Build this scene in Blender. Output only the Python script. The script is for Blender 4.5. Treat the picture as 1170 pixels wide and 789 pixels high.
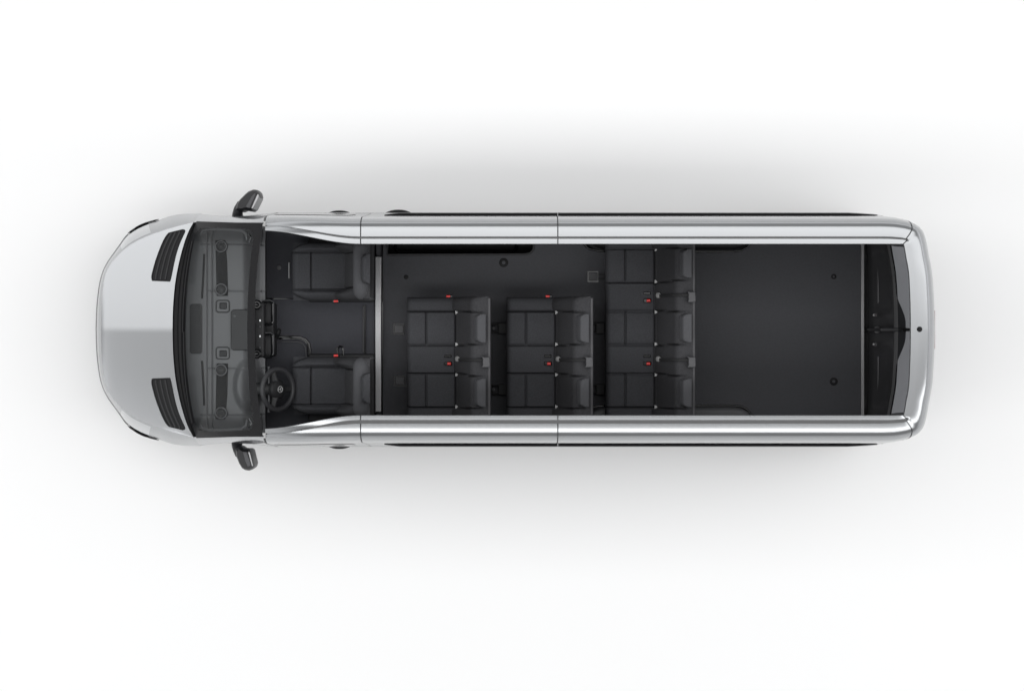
import bpy, bmesh, math
from mathutils import Vector
S = bpy.context.scene
for o in list(bpy.data.objects): bpy.data.objects.remove(o)
COL = S.collection

# ------------------------------------------------------------------ camera, studio light, exposure
HC = 20.0                                  # camera height above the ground, metres
cam = bpy.data.cameras.new('camera'); cam_o = bpy.data.objects.new('camera', cam); COL.objects.link(cam_o)
cam_o.location = (0, 0, HC); cam.sensor_width = 36; cam.lens = 76.0
cam.shift_y = -18.0/1170; cam.clip_end = 300; cam.clip_start = 0.5
S.camera = cam_o
w = bpy.data.worlds.new("World"); S.world = w; w.use_nodes = True
bg = w.node_tree.nodes['Background']
bg.inputs[0].default_value = (0.985, 0.992, 1.0, 1)
_n = w.node_tree; _tc = _n.nodes.new('ShaderNodeTexCoord'); _sp = _n.nodes.new('ShaderNodeSeparateXYZ'); _mr = _n.nodes.new('ShaderNodeMapRange')
_mr.interpolation_type = 'SMOOTHSTEP'; _mr.inputs[1].default_value = -0.05; _mr.inputs[2].default_value = 0.05; _mr.inputs[3].default_value = 1.0; _mr.inputs[4].default_value = 1.6
_n.links.new(_tc.outputs['Generated'], _sp.inputs[0]); _n.links.new(_sp.outputs['Y'], _mr.inputs[0]); _mz = _n.nodes.new('ShaderNodeMapRange'); _mz.interpolation_type = 'SMOOTHSTEP'; _mz.inputs[1].default_value = 0.0; _mz.inputs[2].default_value = 0.55; _mz.inputs[3].default_value = 1.0; _mz.inputs[4].default_value = 0.15
_mu = _n.nodes.new('ShaderNodeMath'); _mu.operation = 'MULTIPLY'
_n.links.new(_sp.outputs['Z'], _mz.inputs[0]); _n.links.new(_mr.outputs[0], _mu.inputs[0]); _n.links.new(_mz.outputs[0], _mu.inputs[1]); _n.links.new(_mu.outputs[0], bg.inputs[1])
def lamp(name, loc, sx, sy, L, tilt=0.0):
    a = bpy.data.lights.new(name, 'AREA'); a.shape = 'RECTANGLE'; a.size = sx; a.size_y = sy
    a.energy = L*sx*sy*math.pi; a.color = (1.0, 1.0, 1.0)
    o = bpy.data.objects.new(name, a); COL.objects.link(o); o.location = loc; o.rotation_euler = (tilt, 0, 0)
    return o
lamp('overhead_softbox', (0, 1.8, 32), 150, 3.6, 1.72)
lamp('overhead_softbox', (0, -2.8, 32), 150, 5.6, 0.34)
lamp('strip_softbox', (0, 9.6, 32), 150, 12.0, 2.1)
lamp('strip_softbox', (0, -9.3, 32), 150, 7.4, 4.0)
S.view_settings.view_transform = 'Standard'; S.view_settings.look = 'None'
S.view_settings.exposure = 0.0; S.view_settings.gamma = 1.0; S.view_settings.use_curve_mapping = False
S.render.engine = 'CYCLES'
S.cycles.transparent_max_bounces = 16; S.cycles.max_bounces = 8

# ------------------------------------------------------------------ materials
def mat(name, col, rough=0.5, metal=0.0, coat=0.0, noise=None, bump=None, spec=0.5, flake=False):
    m = bpy.data.materials.new(name); m.use_nodes = True
    nt = m.node_tree; b = nt.nodes['Principled BSDF']
    b.inputs['Base Color'].default_value = (*col, 1); b.inputs['Roughness'].default_value = rough
    b.inputs['Metallic'].default_value = metal; b.inputs['Coat Weight'].default_value = coat
    b.inputs['Coat Roughness'].default_value = 0.03; b.inputs['Specular IOR Level'].default_value = spec
    tc = nt.nodes.new('ShaderNodeTexCoord')
    if noise:
        sc, amt = noise
        n = nt.nodes.new('ShaderNodeTexNoise'); n.inputs['Scale'].default_value = sc; n.inputs['Detail'].default_value = 6
        nt.links.new(tc.outputs['Object'], n.inputs['Vector'])
        mx = nt.nodes.new('ShaderNodeMix'); mx.data_type = 'RGBA'
        mx.inputs[6].default_value = (*[c*(1-amt) for c in col], 1); mx.inputs[7].default_value = (*[c*(1+amt) for c in col], 1)
        nt.links.new(n.outputs['Fac'], mx.inputs[0]); nt.links.new(mx.outputs[2], b.inputs['Base Color'])
    if bump:
        sc, st = bump
        n = nt.nodes.new('ShaderNodeTexNoise'); n.inputs['Scale'].default_value = sc; n.inputs['Detail'].default_value = 4
        nt.links.new(tc.outputs['Object'], n.inputs['Vector'])
        bp = nt.nodes.new('ShaderNodeBump'); bp.inputs['Strength'].default_value = st; bp.inputs['Distance'].default_value = 0.004
        nt.links.new(n.outputs['Fac'], bp.inputs['Height']); nt.links.new(bp.outputs[0], b.inputs['Normal'])
    return m
def glass_mat(name, tint, refl, rough=0.0, ior=1.5):
    m = bpy.data.materials.new(name); m.use_nodes = True; nt = m.node_tree
    for n in list(nt.nodes): nt.nodes.remove(n)
    out = nt.nodes.new('ShaderNodeOutputMaterial'); mix = nt.nodes.new('ShaderNodeMixShader')
    tr = nt.nodes.new('ShaderNodeBsdfTransparent'); tr.inputs[0].default_value = (*tint, 1)
    gl = nt.nodes.new('ShaderNodeBsdfGlossy'); gl.inputs['Roughness'].default_value = rough; gl.inputs[0].default_value = (refl, refl, refl, 1)
    lw = nt.nodes.new('ShaderNodeLayerWeight'); lw.inputs[0].default_value = 0.5
    pw = nt.nodes.new('ShaderNodeMath'); pw.operation = 'POWER'; pw.inputs[1].default_value = 5.0
    f0 = ((ior-1)/(ior+1))**2; ma = nt.nodes.new('ShaderNodeMath'); ma.operation = 'MULTIPLY_ADD'; ma.inputs[1].default_value = 1-f0; ma.inputs[2].default_value = f0
    nt.links.new(lw.outputs['Facing'], pw.inputs[0]); nt.links.new(pw.outputs[0], ma.inputs[0]); nt.links.new(ma.outputs[0], mix.inputs[0])
    nt.links.new(tr.outputs[0], mix.inputs[1]); nt.links.new(gl.outputs[0], mix.inputs[2])
    nt.links.new(mix.outputs[0], out.inputs[0]); return m

M_ground = mat('studio_floor_white', (0.90, 0.90, 0.90), 0.9, noise=(0.3, 0.004))
M_paint = mat('silver_paint', (0.365, 0.373, 0.383), 0.165, 0.72, 0.0, noise=(900, 0.03))
M_plast = mat('black_plastic', (0.011, 0.011, 0.012), 0.5, bump=(300, 0.15), spec=0.2)
M_gloss = mat('gloss_black', (0.006, 0.006, 0.007), 0.08)
M_ditch = mat('ditch_shade', (0.09, 0.09, 0.092), 0.6)  # dark grey for the shade in the roof groove
M_frit = mat('printed_border', (0.012, 0.012, 0.013), 0.25, spec=0.06)
M_wheel = mat('wheel_leather', (0.048, 0.048, 0.052), 0.5)
M_dtrim = mat('rear_door_trim', (0.036, 0.036, 0.039), 0.55, noise=(14, 0.12))
M_arch = mat('wheel_arch_trim', (0.085, 0.086, 0.09), 0.6)
M_edge = mat('nose_outline_shade', (0.22, 0.22, 0.225), 0.5)  # grey for the shaded outline of the nose
M_seam = mat('gap_black', (0.02, 0.02, 0.021), 0.8)
M_sideglass = mat('dark_privacy_glass', (0.006, 0.007, 0.008), 0.05)
M_wind = glass_mat('windscreen_glass', (0.85, 0.87, 0.87), 0.22, 0.0, 1.45)
M_rglass = glass_mat('rear_tinted_glass', (0.26, 0.265, 0.28), 0.40, 0.0, 1.4)
M_dash = mat('dash_grey', (0.135, 0.136, 0.142), 0.55, noise=(6, 0.08))
M_dash2 = mat('dash_dark', (0.030, 0.030, 0.032), 0.6)
M_floor = mat('floor_vinyl', (0.051, 0.052, 0.059), 0.68, noise=(60, 0.16), bump=(350, 0.25))
M_mat = mat('floor_carpet', (0.042, 0.043, 0.052), 0.75, noise=(90, 0.18), bump=(250, 0.4))
M_fab = mat('seat_fabric', (0.043, 0.043, 0.047), 0.85, noise=(80, 0.40), bump=(420, 0.6))
M_fab2 = mat('seat_fabric_insert', (0.051, 0.052, 0.058), 0.85, noise=(90, 0.40), bump=(420, 0.6))
M_trim = mat('interior_trim', (0.018, 0.018, 0.020), 0.6, noise=(20, 0.2))
M_alu = mat('brushed_aluminium', (0.34, 0.34, 0.345), 0.38, 0.8, noise=(80, 0.1))
M_chrome = mat('chrome', (0.75, 0.75, 0.76), 0.12, 1.0)
M_mirr = mat('mirror_housing', (0.014, 0.014, 0.016), 0.4, spec=0.35)
M_red = mat('buckle_red', (0.75, 0.03, 0.025), 0.35)
M_brake = mat('brake_lamp_red', (0.16, 0.012, 0.02), 0.15, coat=0.6)
M_lens = mat('headlamp_lens', (0.50, 0.51, 0.52), 0.08, 0.8, 0.3)
M_grey = mat('plastic_grey', (0.065, 0.065, 0.070), 0.5)
M_white = mat('plastic_pale', (0.50, 0.50, 0.50), 0.5)
M_rubber = mat('tyre_rubber', (0.018, 0.018, 0.018), 0.85, bump=(80, 0.3))

M_head = mat('headrest_fabric', (0.078, 0.079, 0.086), 0.8, noise=(170, 0.2), bump=(420, 0.5))
M_guide2 = mat('tongue_grey', (0.22, 0.22, 0.22), 0.4)
M_guide = mat('belt_guide_grey', (0.055, 0.055, 0.06), 0.45)
# ------------------------------------------------------------------ helpers
CY = 376.5                                  # the van's centre line in the photo's rows
def sc(z): return 130.0*(HC-1.0)/(HC-z)     # photo pixels per metre at height z
def P(px, py, z): s = sc(z); return Vector(((px-585.0)/s, (CY-py)/s, z))
def link(name, me, m, parent, smooth=True, angle=35):
    o = bpy.data.objects.new(name, me); COL.objects.link(o)
    if m: me.materials.append(m)
    if smooth:
        for p in me.polygons: p.use_smooth = True
        me.set_sharp_from_angle(angle=math.radians(angle))
    if parent is not None: o.parent = parent
    return o
def mesh(name, V, F, m, parent, smooth=True, bevel=0, seg=3, solid=0, angle=35, merge=0):
    me = bpy.data.meshes.new(name); me.from_pydata([tuple(v) for v in V], [], F)
    bm = bmesh.new(); bm.from_mesh(me)
    if merge: bmesh.ops.remove_doubles(bm, verts=bm.verts, dist=merge)
    bmesh.ops.recalc_face_normals(bm, faces=bm.faces)
    bm.to_mesh(me); bm.free()
    o = link(name, me, m, parent, smooth, angle)
    if solid:
        q = o.modifiers.new('solid', 'SOLIDIFY'); q.thickness = abs(solid); q.offset = 1 if solid > 0 else -1
    if bevel:
        q = o.modifiers.new('bevel', 'BEVEL'); q.width = bevel; q.segments = seg; q.limit_method = 'ANGLE'; q.angle_limit = math.radians(30); q.harden_normals = True
    return o
class MB:
    def __init__(s): s.V = []; s.F = []
    def add(s, V, F):
        n = len(s.V); s.V += [Vector(v) for v in V]; s.F += [[i+n for i in f] for f in F]; return s
    def box(s, x0, y0, x1, y1, z0, z1, ze=None):
        """rectangle given in photo px at height z1, extruded straight down to z0"""
        a = P(x0, y0, z1 if ze is None else ze); b = P(x1, y1, z1 if ze is None else ze)
        return s.mbox(min(a.x, b.x), min(a.y, b.y), max(a.x, b.x), max(a.y, b.y), z0, z1)
    def mbox(s, x0, y0, x1, y1, z0, z1):
        V = [(x, y, z) for z in (z0, z1) for x, y in ((x0, y0), (x1, y0), (x1, y1), (x0, y1))]
        return s.add(V, [[3,2,1,0],[4,5,6,7],[0,1,5,4],[1,2,6,5],[2,3,7,6],[3,0,4,7]])
    def prism(s, pts, z0, z1):
        n = len(pts)
        V = [(p[0], p[1], z0) for p in pts]+[(p[0], p[1], z1) for p in pts]
        return s.add(V, [list(range(n))[::-1], list(range(n, 2*n))]+[[i, (i+1) % n, n+(i+1) % n, n+i] for i in range(n)])
    def pprism(s, pts, z0, z1): return s.prism([P(x, y, z1)[:2] for x, y in pts], z0, z1)
    def tube(s, pts, r, n=8, closed=False, flat=1.0):
        pts = [Vector(p) for p in pts]; N = len(pts); V = []; F = []
        for i, p in enumerate(pts):
            a = pts[(i-1) % N] if (closed or i > 0) else p; b = pts[(i+1) % N] if (closed or i < N-1) else p
            t = (b-a).normalized(); up = Vector((0, 0, 1)) if abs(t.z) < 0.9 else Vector((1, 0, 0))
            sd = t.cross(up).normalized(); u2 = sd.cross(t)
            rr = r[i] if isinstance(r, (list, tuple)) else r
            for k in range(n):
                an = 2*math.pi*k/n; V.append(p+sd*math.cos(an)*rr+u2*math.sin(an)*rr*flat)
        for i in range(N if closed else N-1):
            j = (i+1) % N
            for k in range(n): F.append([i*n+k, i*n+(k+1) % n, j*n+(k+1) % n, j*n+k])
        if not closed: F += [list(range(n))[::-1], [(N-1)*n+k for k in range(n)]]
        return s.add(V, F)
    def lathe(s, c, prof, n=32, ax=None):
        """prof = [(r, h)] along axis ax (default z)"""
        c = Vector(c); ax = Vector(ax or (0, 0, 1)).normalized()
        a = ax.orthogonal().normalized(); b = ax.cross(a); V = []; F = []
        for r, h in prof:
            for k in range(n):
                t = 2*math.pi*k/n; V.append(c+ax*h+a*math.cos(t)*r+b*math.sin(t)*r)
        for i in range(len(prof)-1):
            for k in range(n): F.append([i*n+k, i*n+(k+1) % n, (i+1)*n+(k+1) % n, (i+1)*n+k])
        F.append(list(range(n))[::-1]); F.append([(len(prof)-1)*n+k for k in range(n)])
        return s.add(V, F)
    def build(s, name, m, parent, **k): return mesh(name, s.V, s.F, m, parent, **k)
def rrect(x0, y0, x1, y1, r, n=5):
    """rounded rectangle in px"""
    out = []
    for cx, cy, a0 in ((x1-r, y1-r, 0), (x0+r, y1-r, 90), (x0+r, y0+r, 180), (x1-r, y0+r, 270)):
        for k in range(n+1):
            a = math.radians(a0+90*k/n); out.append((cx+r*math.cos(a), cy+r*math.sin(a)))
    return out
def ss(a, b, x): t = max(0.0, min(1.0, (x-a)/(b-a))); return t*t*(3-2*t)
def interp(tab, x):
    if x <= tab[0][0]: return tab[0][1]
    for (a, va), (b, vb) in zip(tab, tab[1:]):
        if x <= b: return va+(vb-va)*(x-a)/(b-a)
    return tab[-1][1]
def catmull(tab, x):
    n = len(tab)
    if x <= tab[0][0]: return tab[0][1]
    if x >= tab[-1][0]: return tab[-1][1]
    for i in range(n-1):
        if x <= tab[i+1][0]: break
    x0, y0 = tab[i]; x1, y1 = tab[i+1]; h = x1-x0; t = (x-x0)/h
    m0 = ((y1-tab[i-1][1])/(x1-tab[i-1][0]) if i > 0 else (y1-y0)/h)*h
    m1 = ((tab[i+2][1]-y0)/(tab[i+2][0]-x0) if i+2 < n else (y1-y0)/h)*h
    return (2*t**3-3*t**2+1)*y0+(t**3-2*t**2+t)*m0+(-2*t**3+3*t**2)*y1+(t**3-t**2)*m1
def gridfaces(nu, nv, skip=None):
    return [[i*nv+j, (i+1)*nv+j, (i+1)*nv+j+1, i*nv+j+1] for i in range(nu-1) for j in range(nv-1) if not (skip and skip(i, j))]
def flip(V, sgn): return [Vector((v[0], v[1]*sgn, v[2])) for v in V]
def panel(name, O, U, Vv, N, w, h, t, fn, m, parent, nu=40, nv=40, angle=60):
    """padded panel: front = height field fn(u,v) in [0,w]x[0,h] over the plane O,U,V; flat back t behind"""
    O = Vector(O); U = Vector(U).normalized(); Vv = Vector(Vv).normalized(); N = Vector(N).normalized()
    V = []; F = []
    us = [0.5-0.5*math.cos(math.pi*i/(nu-1))*(1) for i in range(nu)]; us = [0.5*a+0.5*i/(nu-1) for i, a in enumerate(us)]
    vs = [0.5-0.5*math.cos(math.pi*i/(nv-1)) for i in range(nv)]; vs = [0.5*a+0.5*i/(nv-1) for i, a in enumerate(vs)]
    for a in us:
        for b in vs: V.append(O+U*a*w+Vv*b*h+N*fn(a*w, b*h))
    F += gridfaces(nu, nv)
    nb = len(V)
    ring = [i*nv for i in range(nu)]+[(nu-1)*nv+j for j in range(1, nv)]+[i*nv+nv-1 for i in range(nu-2, -1, -1)]+[j for j in range(nv-2, 0, -1)]
    for r in ring:
        i, j = divmod(r, nv); V.append(O+U*us[i]*w+Vv*vs[j]*h-N*t)
    k = len(ring)
    for q in range(k): F.append([ring[q], ring[(q+1) % k], nb+(q+1) % k, nb+q])
    F.append([nb+q for q in range(k)])
    return mesh(name, V, F, m, parent, angle=angle)
def edge_round(u, w, r, d):
    """drop near both edges of [0,w]"""
    e = min(u, w-u)
    return 0 if e >= r else -d*(1-math.sqrt(max(0, 1-(1-e/r)**2)))
def groove(x, c, hw, d):
    q = abs(x-c)/hw
    return -d*(1-q*q)**2 if q < 1 else 0

# ------------------------------------------------------------------ the setting
g = mesh('ground', [(-90, -90, 0), (90, -90, 0), (90, 90, 0), (-90, 90, 0)], [[0, 1, 2, 3]], M_ground, None, smooth=False)
g['kind'] = 'structure'

# ------------------------------------------------------------------ the van
van = bpy.data.objects.new('passenger_van', None); COL.objects.link(van)
van['label'] = 'long silver van with its roof cut away over dark grey seats and load floor'
van['category'] = 'van'

# --- side shell: cross-section profiles (z, y) in metres
PF = [(.35,1.0),(.55,1.02),(1.0,1.027),(1.34,1.008),(1.5,.988),(2.12,.940),(2.30,.928),(2.41,.917),(2.48,.908),(2.535,.896),(2.565,.884),(2.587,.871),(2.601,.860),(2.609,.848),(2.6152,.825),(2.6184,.79),(2.619,.748),(2.608,.744),(2.608,.734),(2.6225,.730),(2.6235,.710),(2.624,.69),(2.60,.686),(2.585,.72)]
PA = [(.35,1.0),(.55,1.02),(1.0,1.027),(1.30,1.012),(1.42,.998),(1.93,.958),(2.05,.948),(2.11,.942),(2.16,.935),(2.20,.926),(2.235,.913),(2.255,.901),(2.268,.890),(2.276,.880),(2.281,.870),(2.284,.862),(2.285,.858),(2.272,.856),(2.272,.852),(2.288,.849),(2.30,.835),(2.304,.812),(2.28,.808),(2.26,.84)]
PA0 = [(.35,1.0),(.55,1.02),(1.0,1.027),(1.30,1.012),(1.42,.998),(1.93,.958),(2.05,.948),(2.11,.942),(2.16,.935),(2.20,.926),(2.235,.913),(2.255,.906),(2.265,.901),(2.272,.896),(2.277,.892),(2.281,.888),(2.283,.885),(2.284,.883),(2.285,.881),(2.286,.880),(2.288,.878),(2.29,.876),(2.27,.874),(2.24,.87)]
def fine(row, sub=3):
    out = []
    idx = list(range(len(row)))
    for c in range(3): pass
    tabs = [[(i, row[i][c]) for i in idx] for c in range(3)]
    n = (len(row)-1)*sub+1
    return [tuple(catmull(tabs[c], i/sub) for c in range(3)) for i in range(n)]
HT = [(108,1.105),(112,1.125),(115.5,1.14),(122,1.163),(130,1.186),(140,1.211),(153,1.241),(173,1.28),(197,1.32),(222,1.352),(240,1.37)]
def hood_h(px): return catmull(HT, px)
SIL = [(222,244,.95),(208,244.6,.94),(195,246.8,.93),(182,251.2,.92),(170,254.6,.91),(160,258.6,.90),(151,264,.90),(144,270,.89),(138,278.5,.89),(130.5,289,.88),(123.5,299,.88),(118,310,.88),(114.3,323,.88),(111.6,342,.88),(110.4,360,.88),(110,376.5,.88)]
CRE = [(222, 254.0, 1.335), (210, 256.6, 1.318), (197.6, 260.0, 1.295), (185, 263.6, 1.268), (173, 267.8, 1.238), (163, 272, 1.21), (153, 277, 1.182), (146, 281.6, 1.16), (140, 286.5, 1.14), (134, 292.5, 1.12), (128, 299.5, 1.103), (122.5, 308, 1.09), (119, 319, 1.083), (116.8, 338, 1.076), (115.8, 357, 1.071), (115.5, 376.5, 1.07)]
CRE = [(a, b, hood_h(a)-.020) for a, b, c in CRE]
def nose_ring(f, z=None):
    """blend silhouette->crease; f<=0 goes below the outline"""
    out = []
    for a, b in zip(SIL, CRE):
        pa = P(*a); pb = P(*b)
        bulge = math.sin(math.pi*f)*.030 if f > 0 else 0
        p = pa.lerp(pb, f); p.z += bulge
        out.append(p)
    return out
def inset(ring, d, z):
    out = []
    for i, p in enumerate(ring):
        a = ring[max(0, i-1)]; b = ring[min(len(ring)-1, i+1)]
        t = (b-a); t.z = 0; t.normalize(); n = Vector((t.y, -t.x, 0))   # towards the inside
        if n.dot(Vector((0, 0, 0))-Vector((p.x, p.y, 0))) < 0: n = -n
        q = p+n*d; q.z = z; out.append(q)
    out[-1].y = 0; out[0].x = ring[0].x
    return out
base = nose_ring(0)
rings = [inset(base, .06, .22), inset(base, .015, .34), inset(base, .004, .55), inset(base, .006, .72), base]+[nose_ring(f) for f in (.12,.25,.4,.55,.7,.85,.95,1.0)]
rings = [[Vector(q) for q in fine([tuple(p) for p in r], 3)] for r in rings]
XC = (222-585)/sc(1.35)
for r in rings: r[-1].y = 0; r[0].x = XC
def resample(pts, fr):
    L = [0]
    for a, b in zip(pts, pts[1:]): L.append(L[-1]+(b-a).length)
    out = []
    for f in fr:
        d = f*L[-1]
        for q in range(len(L)-1):
            if d <= L[q+1]+1e-9: break
        u = (d-L[q])/(L[q+1]-L[q]); out.append(pts[q].lerp(pts[q+1], max(0, min(1, u))))
    return out
_sec = [r[0] for r in rings]
_PB = resample(_sec, [i/(len(PF)-3) for i in range(len(PF)-2)])
PB = [(p.z, p.y) for p in _PB]+[(_PB[-1].z-.02, _PB[-1].y-.002), (_PB[-1].z-.05, _PB[-1].y-.006)]
NN = len(rings[0])

def xm(px, z): return (px-585.0)/sc(z)
def side_profile(t, A, B): return [(a[0]+(b[0]-a[0])*t, a[1]+(b[1]-a[1])*t) for a, b in zip(A, B)]
KN = len(PF)
def station(px):
    """list of points for a station given by photo column of its outline"""
    if px >= 412: pr = PF
    elif px >= 303:
        t = (px-303)/109.0; tz = 1-(1-t)**2.2; ty = ss(-.1, 1, t)
        ty = (ty-ss(-.1,1,0))/(1-ss(-.1,1,0))
        pr = [(a[0]+(b[0]-a[0])*tz, a[1]+(b[1]-a[1])*ty) for a, b in zip(PA, PF)]
    else:
        t = (px-222)/79.0; t = max(0, min(1, t)); pr = side_profile(t, PB, PA0)
    return pr
def shell(pxs, sgn, k0=0, k1=KN, skip=None, xfn=None):
    V = []
    for px in pxs:
        pr = station(px)
        X = xm(px, pr[KN-3][0])
        for k in range(k0, k1):
            z, y = pr[k]; V.append((X, y*sgn, z))
    return V, gridfaces(len(pxs), k1-k0, skip)
def lin(a, b, n): return [a+(b-a)*i/(n-1) for i in range(n)]
SIDES = ((1, 'upper'), (-1, 'lower'))
GAP = 1.1
for sgn, _ in SIDES:
    # front pillar (beside the windscreen) incl. the upper fender/door top
    V, F = shell(lin(222, 301, 30), sgn); mesh('front_pillar', V, F, M_paint, van, angle=40)
    # cab door: frame and roof edge above it
    V, F = shell(lin(303, 411.4, 46), sgn, 0, KN, None)
    d = mesh('cab_door', V, F, M_paint, van, angle=40)
    # side window of the cab door (dark glass) standing 3 mm proud
    V = []
    pxs = lin(306, 398, 30)
    for px in pxs:
        pr = station(px); X = xm(px, pr[KN-3][0]); q = min(1, (398-px)/14.0); q = math.sqrt(max(0, 1-(1-q)**2)); 
        (za, ya), (zb, yb) = pr[4], pr[5]
        mid = .35
        for f in lin(0, 1, 5):
            ff = mid+(f-mid)*q; V.append((X, (ya+(yb-ya)*ff+.004)*sgn, za+(zb-za)*ff))
    mesh('door_window', V, gridfaces(30, 5), M_sideglass, d)
    # door handle
    mb = MB(); X0 = xm(374, 1.1); X1 = xm(402, 1.1)
    mb.tube([(X0+(X1-X0)*t, sgn*(1.006+.013*math.sin(math.pi*t)), 1.12) for t in lin(0, 1, 9)], [.008,.015,.02,.022,.022,.022,.02,.015,.008], 8)
    mb.build('door_handle', M_plast, d)
    # middle side panel / sliding door, rear side panel
    for name, a, b in (('sliding_door' if sgn > 0 else 'side_panel', 412.6, 636.8), ('rear_side_panel', 638.0, 1009)):
        V, F = shell(lin(a, b, 24), sgn); p = mesh(name, V, F, M_paint, van, angle=40)
        wins = ((436, 630),) if a < 500 else ((641, 824), (829, 1004))
        for (wa, wb) in wins:
            V = []
            pxs = lin(wa, wb, 40); pr = PF; (za, ya), (zb, yb) = pr[4], pr[5]
            for px in pxs:
                X = xm(px, 2.63); e = 12.0
                q = 1
                if wa in (436,) : q = min(q, (px-wa)/40.0)
                if wb in (1004,): q = min(q, (wb-px)/10.0)
                q = max(q, .02); q = math.sqrt(max(0, 1-(1-q)**2))
                for f in lin(0, 1, 5):
                    ff = .5+(f-.5)*q; V.append((X, (ya+(yb-ya)*ff+.005)*sgn, za+(zb-za)*ff))
            mesh('side_window', V, gridfaces(40, 5), M_sideglass, p)
        # black guide rail / rubber seal along the window line
        mb = MB()
        if a < 500:
            mb.tube([(xm(x, 2.2), sgn*.950, 2.05) for x in lin(438, 637.4, 12)], [.004]+[.021]*11, 8, flat=.9)
        else:
            mb.tube([(xm(x, 2.2), sgn*.950, 2.05) for x in lin(638, 1006, 12)], [.021]*11+[.004], 8, flat=.9)
        mb.build('window_seal', M_gloss, p)
        if name == 'sliding_door':
            mb = MB(); X0 = xm(440, 1.1); X1 = xm(471, 1.1)
            mb.tube([(X0+(X1-X0)*t, 1.008+.016*math.sin(math.pi*t), 1.15) for t in lin(0, 1, 9)], [.008,.015,.02,.022,.022,.022,.02,.015,.008], 8)
            mb.build('door_handle', M_plast, p)
    # door-shut liner: dark band just below the gaps so that they read black
    for a in (412, 637.4):
        V = []
        pa, pb = a-3, a+3
        for px in (pa, a, pb):
            pr = station(max(px, 303.1) if a < 305 else px); X = xm(px, pr[KN-3][0])
            for k in range(0, KN-2): z, y = pr[k]; V.append((X, (y-(.012 if k < 9 else 0))*sgn, z-(.012 if k < 16 else .035)))
        mesh('shut_gap', V, gridfaces(3, KN-2), M_seam, van)

for sgn, _ in SIDES:
    V = []; hw_ = .006 if sgn > 0 else .014  # wider on the lower side, standing in for dark reflections beside the groove
    for px in lin(330, 1009, 90):
        pr = station(px); X = xm(px, pr[KN-3][0]); yc = (pr[16][1]+pr[19][1])/2; zc = max(pr[16][0], pr[19][0])
        q = ss(330, 400, px)*hw_+.001
        V += [(X, (yc-q)*sgn, zc+.001), (X, yc*sgn, zc+.003), (X, (yc+q)*sgn, zc+.001)]
    mesh('roof_ditch_shade', V, gridfaces(90, 3), M_ditch, van)  # strip laid over the groove, its shade put into the colour
# --- rear corner and rear end: plan curves blended between outer outline and inner cut edge
OUT = [(1009,243.8),(1018,245.0),(1026.5,247.2),(1035,250.2),(1041.7,253.8),(1047,257.2),(1051,261),(1054,265.2),(1056.3,271),(1058.6,280),(1060.7,292),(1063.2,305),(1065.2,319),(1066.6,340),(1067.4,358),(1067.8,376.5)]
INN = [(1009,278.5),(1014,278.5),(1018,278.5),(1022,278.5),(1026,278.5),(1029,278.5),(1031,278.5),(1032.4,278.8),(1033.3,280.5),(1034.5,287),(1036,296),(1037.6,304),(1039,315),(1040,335),(1040.6,356),(1040.8,376.5)]
# blend weight of every profile ring towards the inner edge, by its y on the side
def rear_rings():
    R = []
    yo, yi = .926, .69
    Xs = xm(1009, 2.626)
    for k in range(KN):
        z, y = PF[k]; row = []
        for i in range(len(OUT)):
            fo = (OUT[i][0]-585)/sc(2.36); io = (INN[i][0]-585)/sc(2.626)
            v = (CY-OUT[i][1])/(CY-OUT[0][1])*(1+.028*ss(0, 5, i))
            vi = (CY-INN[i][1])/(CY-INN[0][1])
            if k <= 6:
                X = fo-.115*ss(5, 9, i)*max(0, min(1, 1-(z-1.34)/.86)); Y = y*v; z2 = z
            else:
                a = max(0, min(1, (y-yi)/(yo-yi)))
                X = fo*a+io*(1-a); Y = y*(v*a+vi*(1-a))
                flat = 2.626-(2.626-2.30)*(1-math.sqrt(max(0, 1-a**4))) if a < 1 else 2.30
                z2 = z+(flat-z)*ss(4, 8, i)
                if k >= KN-2: X = io-(.004 if k == KN-2 else -.02)*ss(6, 8, i); Y = y*vi; z2 = z
            if i == 0: X = Xs
            row.append((X, Y, z2))
        R.append(row)
    return R
RR = rear_rings()
NR = len(OUT)
RF = [fine(r) for r in RR]; NF = len(RF[0])
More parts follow.
